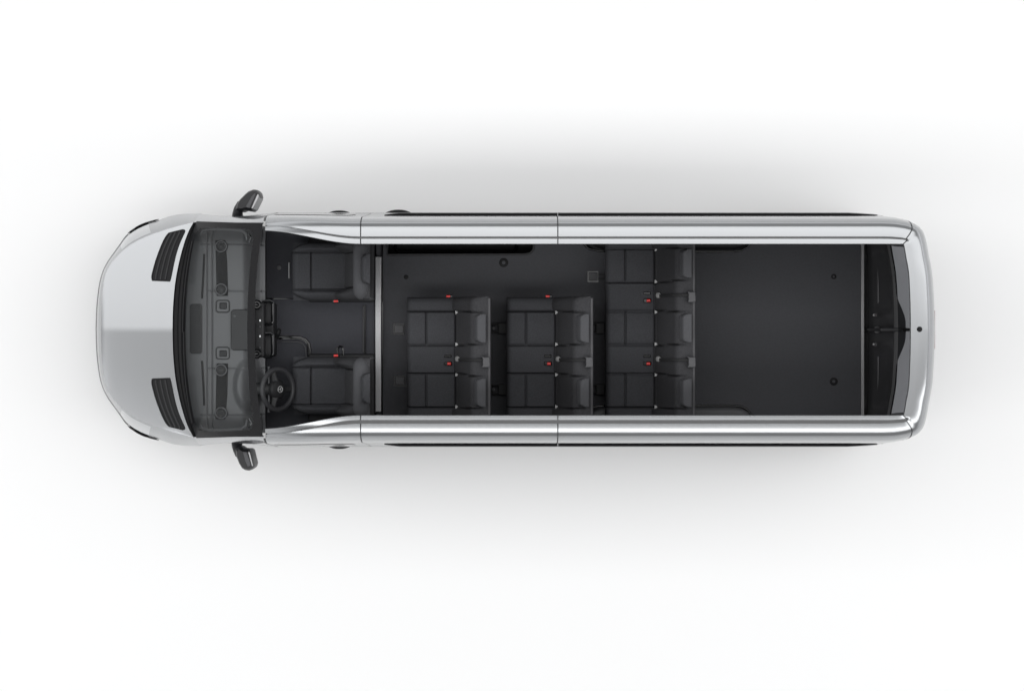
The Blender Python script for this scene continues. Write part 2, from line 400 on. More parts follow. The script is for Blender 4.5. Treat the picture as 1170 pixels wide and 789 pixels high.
for sgn, _ in SIDES:
    V = [ (x, y*sgn, z) for i in range(NF) for (x, y, z) in [RF[k][i] for k in range(KN)] ]
    V = [Vector(v) for v in V]
    i0 = 9*3
    # rear corner + roof end
    skip = lambda i, j: (j in (3, 4) and i0+1 <= i < NF-1) or (j < 3 and i >= i0-4)
    c = mesh('rear_corner', V, gridfaces(NF, KN, skip), M_paint, van, angle=40)
    V0 = []
    for i in range(0, 20):
        a, b = RF[16][i], RF[19][i]; zc = max(a[2], b[2]); q = (.006 if sgn > 0 else .014)*(1 if i < 17 else .5); yc = (a[1]+b[1])/2; xc = (a[0]+b[0])/2
        V0 += [(xc, (yc-q)*sgn, zc+.001), (xc, yc*sgn, zc+.003), (xc, (yc+q)*sgn, zc+.001)]
    mesh('roof_ditch_shade', V0, gridfaces(20, 3), M_ditch, c)  # painted groove shade carried on round the rear corner
    # rear door (outside skin under its window)
    V2 = [Vector((RF[k][i][0]+.004*(i > i0-3), RF[k][i][1]*sgn, RF[k][i][2])) for i in range(i0-4, NF-1) for k in range(0, 4)]
    rd = mesh('rear_door', V2, gridfaces(NF-1-(i0-4), 4), M_paint, van)
    # tinted pane
    V3 = []
    for i in range(i0+1, NF):
        for k in range(0, 7):
            a = Vector(RF[3][i]); b = Vector(RF[5][i]); p = a.lerp(b, k/6); V3.append((p.x, p.y*sgn, p.z))
    mesh('rear_window', V3, gridfaces(NF-(i0+1), 7), M_rglass, rd)
    # inner trim of the rear door, below and round the window
    V4 = []; rows = [.50, .62, .75, .86, 1.0, 1.12, 1.22, 1.33]
    n4 = 30; Yo = .82; Yi = .012
    def skinx(Y):
        t_ = sorted([(q[1], q[0]) for q in RF[3][i0-3:]]); return interp(t_, Y)
    for a in lin(0, 1, n4):
        Y = Yo+(Yi-Yo)*a; xs = skinx(Y)
        for zz in rows:
            rec = .03*ss(.15, .22, a)*(1-ss(.78, .85, a))*ss(.72, .80, zz)*(1-ss(1.12, 1.22, zz))
            V4.append((3.185+(xs-.035-3.185)*ss(.3, 1.5, zz)*1.25+rec if zz < 1.33 else xs-.03, Y*sgn, zz))
    mesh('door_trim', V4, gridfaces(n4, len(rows)), M_dtrim, rd, angle=50)
    V5 = []
    for a in lin(0, 1, n4):
        Y = Yo+(Yi-Yo)*a; x1 = skinx(Y)-.03
        V5 += [(x1, Y*sgn, 1.33), (x1+.022+.075*ss(.34, .06, Y), Y*sgn, 1.337)]
    mesh('trim_ledge', V5, gridfaces(n4, 2), M_dash2, rd, angle=50)
    # corner post trim joining the side wall to the rear door
    mb = MB(); V5 = [(2.98, .90), (3.10, .89), (3.22, .84), (3.255, .76), (3.29, .74)]
    mesh('corner_trim', [(x, y*sgn, z) for x, y in V5 for z in (.4, 1.2, 2.45)], gridfaces(5, 3), M_trim, c, angle=50)
    mb = MB(); mb.tube([(3.275, sgn*.22, .78), (3.255, sgn*.24, .80), (3.255, sgn*.60, .80), (3.275, sgn*.62, .78)], .012, 8)
    mb.build('grab_handle', M_guide, rd)
    mb = MB(); mb.tube([(3.20, sgn*.13, .9), (3.20, sgn*.13, .98)], .014, 8); mb.build('door_latch', M_chrome, rd)
    # window post between panes and corner seam ribbon
    def ribbon(path, wdt, off=.0016):
        V = []
        for (u, k) in path:
            def at(uu, kk):
                uu = max(0, min(NF-1, uu)); i = int(min(NF-2, uu)); f = uu-i; kk = max(0, min(KN-1.001, kk)); kq = int(kk); g2 = kk-kq
                a = Vector(RF[kq][i]).lerp(Vector(RF[kq][i+1]), f); b = Vector(RF[kq+1][i]).lerp(Vector(RF[kq+1][i+1]), f); return a.lerp(b, g2)
            p = at(u, k); n = (at(u+.3, k)-at(u-.3, k)).cross(at(u, k+.3)-at(u, k-.3)).normalized()
            if n.z < 0: n = -n
            t = (at(u+.3, k)-at(u-.3, k)).normalized()
            for s_ in (-1, 1): q = p+t*wdt*s_+n*off; V.append((q.x, q.y*sgn, q.z))
        return V
    path = [(8.0, k) for k in [1, 3, 4.5]]+[(8.0+(k-5)*.6, k) for k in [5, 5.5, 6, 6.5, 7, 7.5, 8, 9, 10, 11, 12, 13]]+[(12.8+(k-13)*.95, k) for k in [14, 15, 16, 17, 18, 19, 20, 21]]
    V6 = ribbon(path, .0042); mesh('shut_gap', V6, gridfaces(len(path), 2), M_seam, c)
mb = MB(); mb.mbox(3.18, -.016, 3.37, .016, .5, 1.345); mb.build('door_post', M_trim, van, bevel=.008)
mb = MB(); mb.tube([(3.385, 0, 1.30), (3.40, 0, 1.7), (3.45, 0, 2.2)], .016, 8); mb.build('door_seal', M_gloss, van)
mb = MB(); mb.lathe((3.22, 0, .93), [(.030, 0), (.030, .02), (.018, .028), (.001, .03)], 16); mb.build('door_latch', M_alu, van)
# bright-work of the rear: brake lamp strip and aerial
mb = MB(); pts = []
for y in lin(-.155, .155, 9): pts.append((3.443-.03*y*y, y, 2.345))
mb.tube(pts, .013, 8, flat=1.5); mb.build('brake_lamp', M_brake, van)
mb = MB(); p = P(1050, 376, 2.60); mb.lathe((p.x, p.y, 2.58), [(.022, 0), (.022, .050), (.019, .058), (.010, .066), (.006, .070)], 20); mb.build('aerial', M_plast, van)

# --- nose: rings from the bumper up to the bonnet crease (photo column, row, height)
def npatch(name, k0, k1, i0, i1, m, parent, sgn, off=0, **kw):
    V = []
    for i in range(i0, i1+1):
        for k in range(k0, k1+1):
            p = Vector(rings[k][i])
            if off:
                p = p+Vector((-.6, .6, .5)).normalized()*off
            V.append((p.x, p.y*sgn, p.z))
    return mesh(name, V, gridfaces(i1-i0+1, k1-k0+1), m, parent, **kw)
for sgn, _ in SIDES:
    f = npatch('fender', 4, 12, 0, 12, M_paint, van, sgn)
    npatch('fender_side', 0, 4, 0, 12, M_paint, f, sgn)
    npatch('front_bumper', 0, 3, 12, NN-1, M_paint, van, sgn)
    gr = npatch('grille', 3, 4, 24, NN-1, M_gloss, van, sgn)
    npatch('headlamp_surround', 3, 5, 12, 24, M_gloss, van, sgn)
    hl = npatch('headlamp', 5, 10, 12, 24, M_lens, van, sgn)
    npatch('headlamp_bezel', 10, 12, 12, 24, M_paint, hl, sgn)
    mb = MB(); mb.tube([(p.x-.003, (p.y+.006)*sgn, p.z-.002) for p in (rings[4][i] for i in range(9, 21))], [.002]+[.006]*3+[.008]*4+[.006]*3+[.002], 8); mb.build('bumper_edge', M_gloss, f)
    mb = MB(); mb.tube([(p.x-.001, p.y*sgn, p.z) for p in (rings[4][i] for i in range(20, NN))], .0055, 6); mb.build('nose_outline', M_edge, gr)  # grey tube is an added line, darkening the nose outline as shading would
    npatch('nose_panel', 4, 12, 24, NN-1, M_paint, van, sgn)

# --- bonnet
def creaseX(ay):   # front edge of the bonnet in metres (x, z) for a half-width y in m
    pts = [P(*c) for c in CRE]
    tab = sorted([(p.y, p.x) for p in pts]); tz = sorted([(p.y, p.z) for p in pts])
    return catmull(tab, ay), catmull(tz, ay)
REAR = [(0, 197.0, 1.325), (.2, 197.6, 1.325), (.42, 200.3, 1.325), (.6, 205, 1.325), (.75, 210.5, 1.327), (.85, 215.5, 1.33), (.9367, 221.8, 1.335)]
YM = P(222, 254, 1.30).y
def rearX(ay):
    px = catmull([(a, b) for a, b, c in REAR], ay); z = catmull([(a, c) for a, b, c in REAR], ay); return (px-585)/sc(z), z
# vent outlines (px) for cut-outs handled as recessed parts on top
def bonnet_pt(ay, t):
    xf, zf = creaseX(ay); xr, zr = rearX(ay)
    L = xr-xf; x = xf+L*t
    z = zf+(zr-zf)*t
    crown = .035*(1-(ay/YM)**2)*math.sin(math.pi*min(1, t*.5+.0))**1.0*(1-t)*2.0
    z += crown*.55*L/.6
    # pressed edge near the crease
    return x, z
def bonnet_z(ay, t):
    x, z = bonnet_pt(ay, t)
    e = (YM-ay)
    px = 585+x*sc(1.25)
    z = hood_h(px)-.020*ss(.05, 0, e)-.022*ay*ss(0, .05, e)
    return x, z
for sgn, _ in SIDES[:1]:
    V = []; ny = 61; nt = 28
    for j in range(ny):
        y = -YM+2*YM*j/(ny-1); ay = abs(y)
        for t in lin(0, 1, nt): x, z = bonnet_z(min(ay, YM), t); V.append((x, y, z))
    bon = mesh('bonnet', V, gridfaces(ny, nt), M_paint, van, angle=60)
def bon_h(X, Y):
    ay = abs(Y); xf, _ = creaseX(ay); xr, _ = rearX(ay); t = max(0, min(1, (X-xf)/max(.01, xr-xf))); return bonnet_z(ay, t)[1]
# air vents in the bonnet: dark recessed tray + long slats
VENT_L = [(193.5,266.5),(190,270.5),(186,278),(182,287.5),(178.5,297),(175.8,306),(173.6,315),(173.8,320)]
VENT_R = [(209.5,262.8),(211.8,264.2),(208.5,271.5),(205,279.5),(201.5,290),(198.6,302),(196.2,314),(194.5,321)]
for sgn, _ in SIDES:
    def VP(u, v, off):
        tl = [(i/7, VENT_L[i][0]) for i in range(8)]; tl2 = [(i/7, VENT_L[i][1]) for i in range(8)]
        tr = [(i/7, VENT_R[i][0]) for i in range(8)]; tr2 = [(i/7, VENT_R[i][1]) for i in range(8)]
        x = catmull(tl, v)*(1-u)+catmull(tr, v)*u; y = catmull(tl2, v)*(1-u)+catmull(tr2, v)*u
        p = P(x, y, 1.28); return Vector((p.x, p.y*sgn, bon_h(p.x, p.y)+off))
    V = [VP(u, v, .003) for v in lin(0, 1, 22) for u in lin(0, 1, 7)]
    vt = mesh('air_vent', V, gridfaces(22, 7), M_plast, bon)
    mb = MB()
    rim = [VP(0, v, .004) for v in lin(0, 1, 22)]+[VP(u, 1, .004) for u in (.35, .7)]+[VP(1, v, .004) for v in lin(1, 0, 22)]+[VP(u, 0, .004) for u in (.7, .35)]
    mb.tube(rim, .006, 6, closed=True); mb.build('vent_rim', M_plast, vt)
    for u in (.22, .48, .74):
        mb = MB(); V = []
        mb.tube([VP(u, v, .006) for v in lin(.03, .97, 22)], .008, 6, flat=1.0)
        mb.build('vent_slat', mat_slat if 'mat_slat' in globals() else M_trim, vt)

# --- windscreen with black printed border, cowl and wipers
GB = [(0, 207.5, 1.34), (.2, 208.0, 1.34), (.42, 210.0, 1.342), (.6, 213.2, 1.345), (.75, 217.0, 1.348), (.85, 220.4, 1.35), (.934, 224.4, 1.352)]
def glass_pt(u, v):   # u -1..1 across, v 0..1 bottom to top
    au = abs(u)
    yb = .934*au; pb = catmull([(a, b) for a, b, c in GB], yb); zb = catmull([(a, c) for a, b, c in GB], yb)
    xb = (pb-585)/sc(zb)
    yt = .870*au; zt = 2.33-.045*au**3; pt = 291+9.5*au**2.2; xt = (pt-585)/sc(zt)
    x = xb+(xt-xb)*v; z = zb+(zt-zb)*v; y = yb+(yt-yb)*v
    b = math.sin(math.pi*v)*.035; x -= b*.8; z += b*.6
    return Vector((x, math.copysign(y, u), z))
NU, NV = 180, 120
def in_glass(u, v):
    # rounded window inside the print
    X = abs(u)*.905; Y = v
    a = X-.858; b = abs(Y-.515)-.40; r = .10
    # bottom border wider
    if Y < .515: b = (.515-Y)-.445
    dx = max(a+r, 0); dy = max(b+r, 0)
    return math.hypot(dx, dy)+min(max(a+r, b+r), 0)-r < 0
V = [glass_pt(-1+2*i/(NU-1), j/(NV-1)) for i in range(NU) for j in range(NV)]
Fa = []; Fb = []
for i in range(NU-1):
    for j in range(NV-1):
        f = [i*NV+j, (i+1)*NV+j, (i+1)*NV+j+1, i*NV+j+1]
        (Fa if in_glass(-1+2*(i+.5)/(NU-1), (j+.5)/(NV-1)) else Fb).append(f)
ws = mesh('windscreen', V, Fa, M_wind, van)
me = ws.data
for nm, Fx in (('glass_border', Fb),): 
    o = mesh(nm, V, Fx, M_frit, ws)
for o in (ws, o):
    bm = bmesh.new(); bm.from_mesh(o.data); bmesh.ops.delete(bm, geom=[v for v in bm.verts if not v.link_faces], context='VERTS'); bm.to_mesh(o.data); bm.free()
# cowl
V = []
for j in range(61):
    y = -YM+2*YM*j/60; ay = abs(y); xr, zr = rearX(min(ay, YM)); zr = bonnet_z(min(ay, YM), 1)[1]
    gp = catmull([(a, b) for a, b, c in GB], ay); gx = (gp-585)/sc(1.34)
    for q, (f, dz) in enumerate(((0, -.004), (.08, -.03), (.35, -.032), (.4, -.022), (.48, -.022), (.52, -.034), (.85, -.03), (1.02, -.004))):
        V.append((xr+(gx-xr)*f, y, zr+dz+(1.345-zr)*f*.5))
mesh('cowl', V, gridfaces(61, 8), M_plast, van)
for ya, yb in ((-.80, -.02), (-.02, .76)):
    mb = MB(); pts = []
    for t in lin(0, 1, 14):
        y = ya+(yb-ya)*t; p = glass_pt(y/.93, .035+.02*t); pts.append((p.x-.006, p.y, p.z+.014))
    mb.tube(pts, .007, 6); mb.build('wiper', M_plast, van)

# --- floors and inner walls
FZ = .62
FX0, FX1 = xm(430, FZ), xm(987, FZ)
STEP = [(443, 290.5), (600, 290.5), (606, 289), (609.5, 285), (610, 277)]
floor_pts = [P(x, y, FZ) for x, y in [(430, 262), (443, 262)]+STEP[:]+[(610, 262), (987, 262), (987, 491), (430, 491)]]
mb = MB(); mb.prism([(p.x, p.y) for p in floor_pts], FZ-.05, FZ); fl = mb.build('floor', M_floor, van)
mb = MB(); mb.mbox(xm(440, .4), .62, xm(614, .4), 1.0, .33, .36); mb.build('entry_step', M_plast, van, bevel=.01)
# edge trim of the step
mb = MB(); mb.tube([P(x, y, FZ+.004) for x, y in [(443, 278), (443, 291)]+STEP[1:]], .010, 6); mb.build('step_trim', M_dash2, van)
mb = MB(); mb.tube([P(x, y, .40) for x, y in rrect(452, 274, 590, 287.5, 5)], .014, 6, closed=True); mb.build('step_seal', M_gloss, van)
mb = MB()
for sgn, _ in SIDES:
    V = []; F = []
    X0, X1 = xm(306, 2.3), 2.98
    # inner trim wall, from floor up to under the roof edge
    n = 40
    for i in range(n):
        X = X0+(X1-X0)*i/(n-1)
        pxl = 585+X*sc(2.6); pr = station(max(303.2, min(1008, pxl)))
        for z, dy in ((.33, -.06), (.9, -.05), (1.4, -.06)): V.append((X, sgn*(pr[2][1]+dy), z))
        V.append((X, sgn*(pr[5][1]-.03), pr[5][0])); V.append((X, sgn*(pr[9][1]-.02), pr[9][0]-.02)); V.append((X, sgn*(pr[21][1]+.01), pr[21][0]-.055))
    mesh('inner_wall', V, gridfaces(n, 6), M_trim, van)
# underbody
mb = MB(); mb.mbox(-3.3, -.90, 3.25, .90, .25, .33); mb.build('underbody', M_plast, van)
# cab floor
mb = MB(); mb.box(296, 262, 428, 491, .45, .66); cf = mb.build('cab_floor', M_mat, van)
for y0, y1 in ((271, 345), (404, 482)):
    mb = MB(); mb.box(352, y0, 428, y1, .66, .72, .72); mb.build('seat_plinth', M_trim, cf, bevel=.02)
# carpet edge line in the footwell, slots in the floor
mb = MB(); mb.tube([P(x, y, .668) for x, y in [(314, 385.5), (330, 385.5), (343, 386), (349, 388.5), (352.5, 393), (353.5, 399), (353.5, 410)]], .017, 8, flat=.5); mb.build('carpet_edge', M_gloss, cf)
mb = MB(); mb.tube([P(x, y, .680) for x, y in [(314, 390), (340, 390.5), (346, 392.5), (349, 397), (350, 408)]], .005, 6); mb.build('carpet_piping', M_grey, cf)
mb = MB(); mb.tube([P(415, y, .672) for y in (349, 375, 402)], .006, 6); mb.build('floor_rail', M_grey, cf)
mb = MB(); mb.tube([P(417, y, .672) for y in (349, 375, 410)], .008, 6); mb.build('floor_slot', M_gloss, cf)
mb = MB(); mb.box(300, 340.5, 428, 341.8, .66, .672); mb.build('carpet_seam', M_gloss, cf)
# bright threshold behind the cab and at the tail
mb = MB(); mb.box(428.6, 293, 435.6, 470.5, .55, .70); mb.build('threshold_strip', M_alu, van, bevel=.006)
mb = MB(); mb.box(436.2, 278, 437.6, 476, .55, .64); mb.build('threshold_seal', M_gloss, van)
mb = MB(); mb.box(984.2, 270, 987.6, 483, .55, .64); mb.build('threshold_strip', M_alu, van, bevel=.004)
mb = MB(); mb.mbox(xm(988, .6), -.86, 3.24, .86, .50, .56); mb.build('rear_sill', M_gloss, van)

# wheel arches inside
for sgn, _ in SIDES:
    def yy(v): return v if sgn > 0 else 2*CY-v
    pts = [(662, 262), (664, 276), (672, 284), (684, 287), (700, 287.5), (838, 287.5), (848, 286.2), (855, 282.5), (860, 276), (863, 262)]
    pts = [(x, yy(y)-(3.5 if sgn < 0 else -.8)*(y > 270)) for x, y in pts]
    m2 = MB(); V = [P(x, y, .70) for x, y in pts]; m2.prism([(p.x, p.y) for p in V], .60, .68); wb = m2.build('arch_seal', M_gloss, van, bevel=.01)
    m2 = MB(); m2.prism([(1.66+(p.x-1.66)*.955, p.y+sgn*.018) for p in V], .62, .92); m2.build('wheel_arch', M_plast if sgn > 0 else M_arch, van, bevel=.05, seg=5)
# floor fittings
def square_anchor(x, y, tab):
    m2 = MB(); m2.box(x-6.2, y-6.2, x+6.2, y+6.2, FZ, FZ+.006); a = m2.build('floor_anchor', M_gloss, van)
    m2 = MB(); m2.box(x-4.6, y-5, x+5.4, y+4.6, FZ+.003, FZ+.022); m2.build('anchor_cover', M_grey, a, bevel=.006)
    if tab:
        m2 = MB(); m2.box(x+6, y-3.5, x+13, y-1.2, FZ, FZ+.02); m2.box(x+6, y+1.2, x+13, y+3.5, FZ, FZ+.02); m2.build('anchor_tab', M_trim, a)
square_anchor(455.5, 376, False); square_anchor(456.5, 435, False); square_anchor(677.5, 316, True)
def floor_ring(x, y, r, inner=True):
    p = P(x, y, FZ); m2 = MB(); rr = r/127.5
    m2.lathe((p.x, p.y, FZ), [(rr, -.01), (rr, .004), (rr*.72, .006), (rr*.66, .001), (0.001, .001)], 28); o = m2.build('floor_fixing', M_plast, van)
    if inner:
        m2 = MB(); m2.lathe((p.x, p.y, FZ+.002), [(rr*.4, 0), (rr*.4, .006), (.001, .007)], 16); m2.build('bolt_head', M_floor, o)
floor_ring(575.5, 300, 5.3); floor_ring(464, 316.5, 2.6, False); floor_ring(952.5, 316, 3.0, True); floor_ring(952.5, 435.5, 4.6, True)

# --- wheels
for X in (-2.62, 1.62):
    for sgn, _ in SIDES:
        mb = MB(); prof = [(.20, -.10), (.32, -.115), (.345, -.09), (.35, 0), (.345, .09), (.32, .115), (.20, .10)]
        mb.lathe((X, sgn*.86, .35), prof, 40, (0, 1, 0)); wh = mb.build('wheel', M_rubber, van)
        mb = MB(); mb.lathe((X, sgn*.86, .35), [(.205, sgn*.06), (.205, sgn*.112), (.19, sgn*.108), (.12, sgn*.085), (.06, sgn*.10), (.04, sgn*.11)], 32, (0, 1, 0)); mb.build('rim', M_alu, wh)

# ------------------------------------------------------------------ dashboard and controls
def dash_h(x, y):
    """x,y in px (photo), returns height"""
    ay = abs(y-CY)
    z = 1.20
    z -= .20*ss(276, 296, x)                              # rolls down to the driver
    z -= .05*ss(98, 116, ay)
    z += groove(x, 242.5, 1.0, .012)+groove(x, 236.5, .9, .010)
    z += groove(ay, 97.5, 1.0, .010)*(1 if x > 228 else 0)
    z += groove(ay, 44.5, .9, .010)*(1 if x > 236 else 0)
    for s in (-1, 1):
        # dark trays with rounded ends
        pass
    # instrument cowl in front of the driver
    if y > CY:
        r = math.hypot((x-283)/17.0, (y-440)/31.0); z += .10*(1-ss(.55, 1.05, r))
    else:
        z += .0
    return z
V = []; nx, nyy = 120, 220
for i in range(nx):
    x = 212+(300-212)*i/(nx-1)
    for j in range(nyy):
        y = 257+(496-257)*j/(nyy-1); z = dash_h(x, y); p = P(x, y, 1.2); V.append((p.x, p.y, z))
dash = mesh('dashboard', V, gridfaces(nx, nyy), M_dash, van, angle=50)
mb = MB(); mb.box(296.5, 262, 299.5, 491, .6, 1.0); mb.build('dashboard_front', M_dash2, dash)
for sgn in (1, -1):
    def my(v): return v if sgn > 0 else 2*CY-v
    def bx(x0, y0, x1, y1, z0, z1, nm, m, par, **k):
        b = MB(); b.box(x0, my(y0), x1, my(y1), z0, z1); return b.build(nm, m, par, **k)
    # defroster slot
    mb = MB(); mb.tube([P(x, my(y), 1.203) for x, y in [(233.4, 290 if sgn > 0 else 290), (232.4, 316), (230.8, 341)]], .009, 6, flat=.5); mb.build('defroster_slot', M_seam, dash)
    b = MB(); b.pprism([(x, my(y)) for x, y in ([(246, 274.5), (257.5, 274.5), (259.5, 300), (260.5, 338), (247.5, 338)])], 1.19, 1.206); tr = b.build('dash_tray', M_plast, dash, bevel=.004)
    for yv in (281.5, 330.5):
        p = P(252.8, my(yv), 1.21)
        mb = MB(); mb.lathe((p.x, p.y, 1.205), [(.055, 0), (.055, .012), (.050, .020), (.042, .018), (.036, .004), (.026, .002), (.024, .008), (.014, .012), (.001, .013)], 28); mb.build('air_nozzle', M_dash2, tr)
        mb = MB(); mb.tube([(p.x+.047*math.cos(t), p.y+.047*math.sin(t), 1.226) for t in [2*math.pi*i/32 for i in range(32)]], .005, 6, closed=True); mb.build('nozzle_ring', M_dash, tr)
    # small covers in the middle
    b = MB(); b.tube([P(x, my(y), 1.204) for x, y in rrect(247, 343, 262, 356.5, 3)], .0055, 6, closed=True); b.build('cover_frame', M_dash2, dash)
    bx(250.5, 345.5, 259, 353, 1.19, 1.212, 'cover_lid', M_trim, dash, bevel=.01)
    # handles (cup-holder frames) on the centre stack
    cy0 = 357.5 if sgn > 0 else 394.5
    b = MB(); b.tube([P(x, y, 1.0) for x, y in rrect(299.8, cy0-13, 311.2, cy0+13, 3.5)], .014, 8, closed=True); hd = b.build('cup_holder', M_gloss, van)
    b = MB(); b.pprism(rrect(300.5, cy0-12, 310.5, cy0+12, 3), .86, .93); b.build('holder_well', M_dash2, hd)
    b = MB(); b.tube([P(x, y, 1.008) for x, y in [(300, cy0-14.5), (309, cy0-14.5), (312.8, cy0-12), (312.8, cy0), (312.5, cy0+10)]], .0045, 6); b.build('holder_edge', M_grey, hd)
    # bright vents at the sides of the centre console
    yc = 348 if sgn > 0 else 404
    b = MB(); p = P(292, yc, 1.14); b.lathe((p.x, p.y, 1.10), [(.044, 0), (.044, .03), (.038, .038), (.030, .03), (.020, .03), (.012, .038), (.001, .04)], 24, (.35, 0, 1)); vn = b.build('air_nozzle', M_gloss, dash)
    b = MB(); b.tube([P(292+5.2*math.cos(t), yc+6.0*math.sin(t), 1.145) for t in lin(math.radians(130), math.radians(250), 9)], .004, 6); b.build('nozzle_ring', M_chrome, vn)
    # speaker / corner chrome near the pillar
    b = MB(); p = P(284.5, my(271), 1.26); b.tube([(p.x, p.y+.03, 1.25), (p.x+.02, p.y, 1.27), (p.x, p.y-.045, 1.25)], .007, 6); b.build('pillar_clip', M_chrome, dash)
for sgn in (1, -1):
    b = MB(); b.tube([P(x, y if sgn > 0 else 2*CY-y, 1.235) for x, y in [(229, 268), (231, 263.5), (240, 261.5), (262, 261.8), (276, 263), (281, 267), (282, 274)]], [.006]+[.013]*5+[.006], 8, flat=.7); b.build('dash_edge', M_dash, dash)
# centre display hood
b = MB(); b.pprism(rrect(263.5, 353.5, 291, 400, 4), 1.12, 1.225); ch = b.build('centre_hood', M_dash2, dash, bevel=.012)
b = MB(); p = P(268, 361, 1.23); b.lathe((p.x, p.y, 1.222), [(.016, 0), (.014, .008), (.001, .011)], 16); b.build('sensor_dome', M_grey, ch)
b = MB(); b.pprism(rrect(217, 347, 231, 404, 3), 1.19, 1.208); b.build('dash_mat', M_dash2, dash, bevel=.003)
# centre stack going down to the floor
b = MB(); b.pprism(rrect(289, 345, 302, 408, 3), .62, 1.06); b.pprism(rrect(300, 346, 313, 407, 3), .60, .90); cs = b.build('centre_console', M_trim, van, bevel=.02)
for yv in (352, 366, 373, 384, 397):
    b = MB(); b.box(296, yv-1.3, 298, yv+1.3, 1.05, 1.072); b.build('console_switch', M_chrome if yv in (366, 384) else M_grey, cs, bevel=.003)
b = MB(); b.tube([P(316, 384, .98), P(318, 380, 1.02), P(319, 376, 1.03)], [.02, .022, .018], 10); b.build('gear_lever', M_plast, van)

# steering wheel (tilted towards the driver)
wc = P(317.5, 444.5, 1.22)
ti = math.radians(47)      # tilt of wheel plane
wa = Vector((math.cos(ti), 0, math.sin(ti))); wbv = Vector((0, 1, 0)); wn = Vector((math.sin(ti), 0, -math.cos(ti)))*-1   # normal up/forward
wa = Vector((math.cos(ti), 0, -math.sin(ti))); wn = Vector((math.sin(ti), 0, math.cos(ti)))
def wp(a, b, n=0): return wc+wa*a+wbv*b+wn*n
R = .175
mb = MB(); mb.tube([wp(R*math.cos(t), R*math.sin(t)) for t in [2*math.pi*i/48 for i in range(48)]], .0215, 10, closed=True); sw = mb.build('steering_wheel', M_wheel, van)
hub = []
mb = MB(); mb.lathe(tuple(wp(0, 0, -.03)), [(.080, 0), (.082, .03), (.072, .046), (.048, .055), (.001, .058)], 28, tuple(wn)); mb.build('horn_pad', M_trim, sw)
for ang, wd in ((0, .022), (108, .022), (-108, .022)):
    a = math.radians(ang); mb = MB()
    d1 = Vector((math.cos(a), math.sin(a)))
    mb.tube([wp(d1.x*r, d1.y*r, -.008) for r in (.05, .09, .13, .168)], [wd*1.5, wd*1.2, wd, wd*1.1], 8, flat=.5); mb.build('spoke', M_dash2, sw)
mb = MB(); mb.tube([wp(.026*math.cos(t), .026*math.sin(t), .032) for t in [2*math.pi*i/24 for i in range(24)]], .0035, 6, closed=True)
for ang in (180, 60, -60):
    a = math.radians(ang); mb.tube([wp(0, 0, .034), wp(.024*math.cos(a), .024*math.sin(a), .032)], [.006, .002], 6)
mb.build('emblem', M_white, sw)
mb = MB(); mb.tube([wp(0, 0, -.03), wp(-.03, 0, -.12), wp(-.12, 0, -.22)], [.045, .05, .06], 14); mb.build('steering_column', M_dash2, sw)
for y0, y1 in ((.05, .20), (-.05, -.20)):
    mb = MB(); mb.tube([wp(-.04, y0, -.07), wp(-.05, y1*.8, -.06), wp(-.055, y1, -.055)], [.010, .009, .012], 8); mb.build('stalk', M_grey, sw)

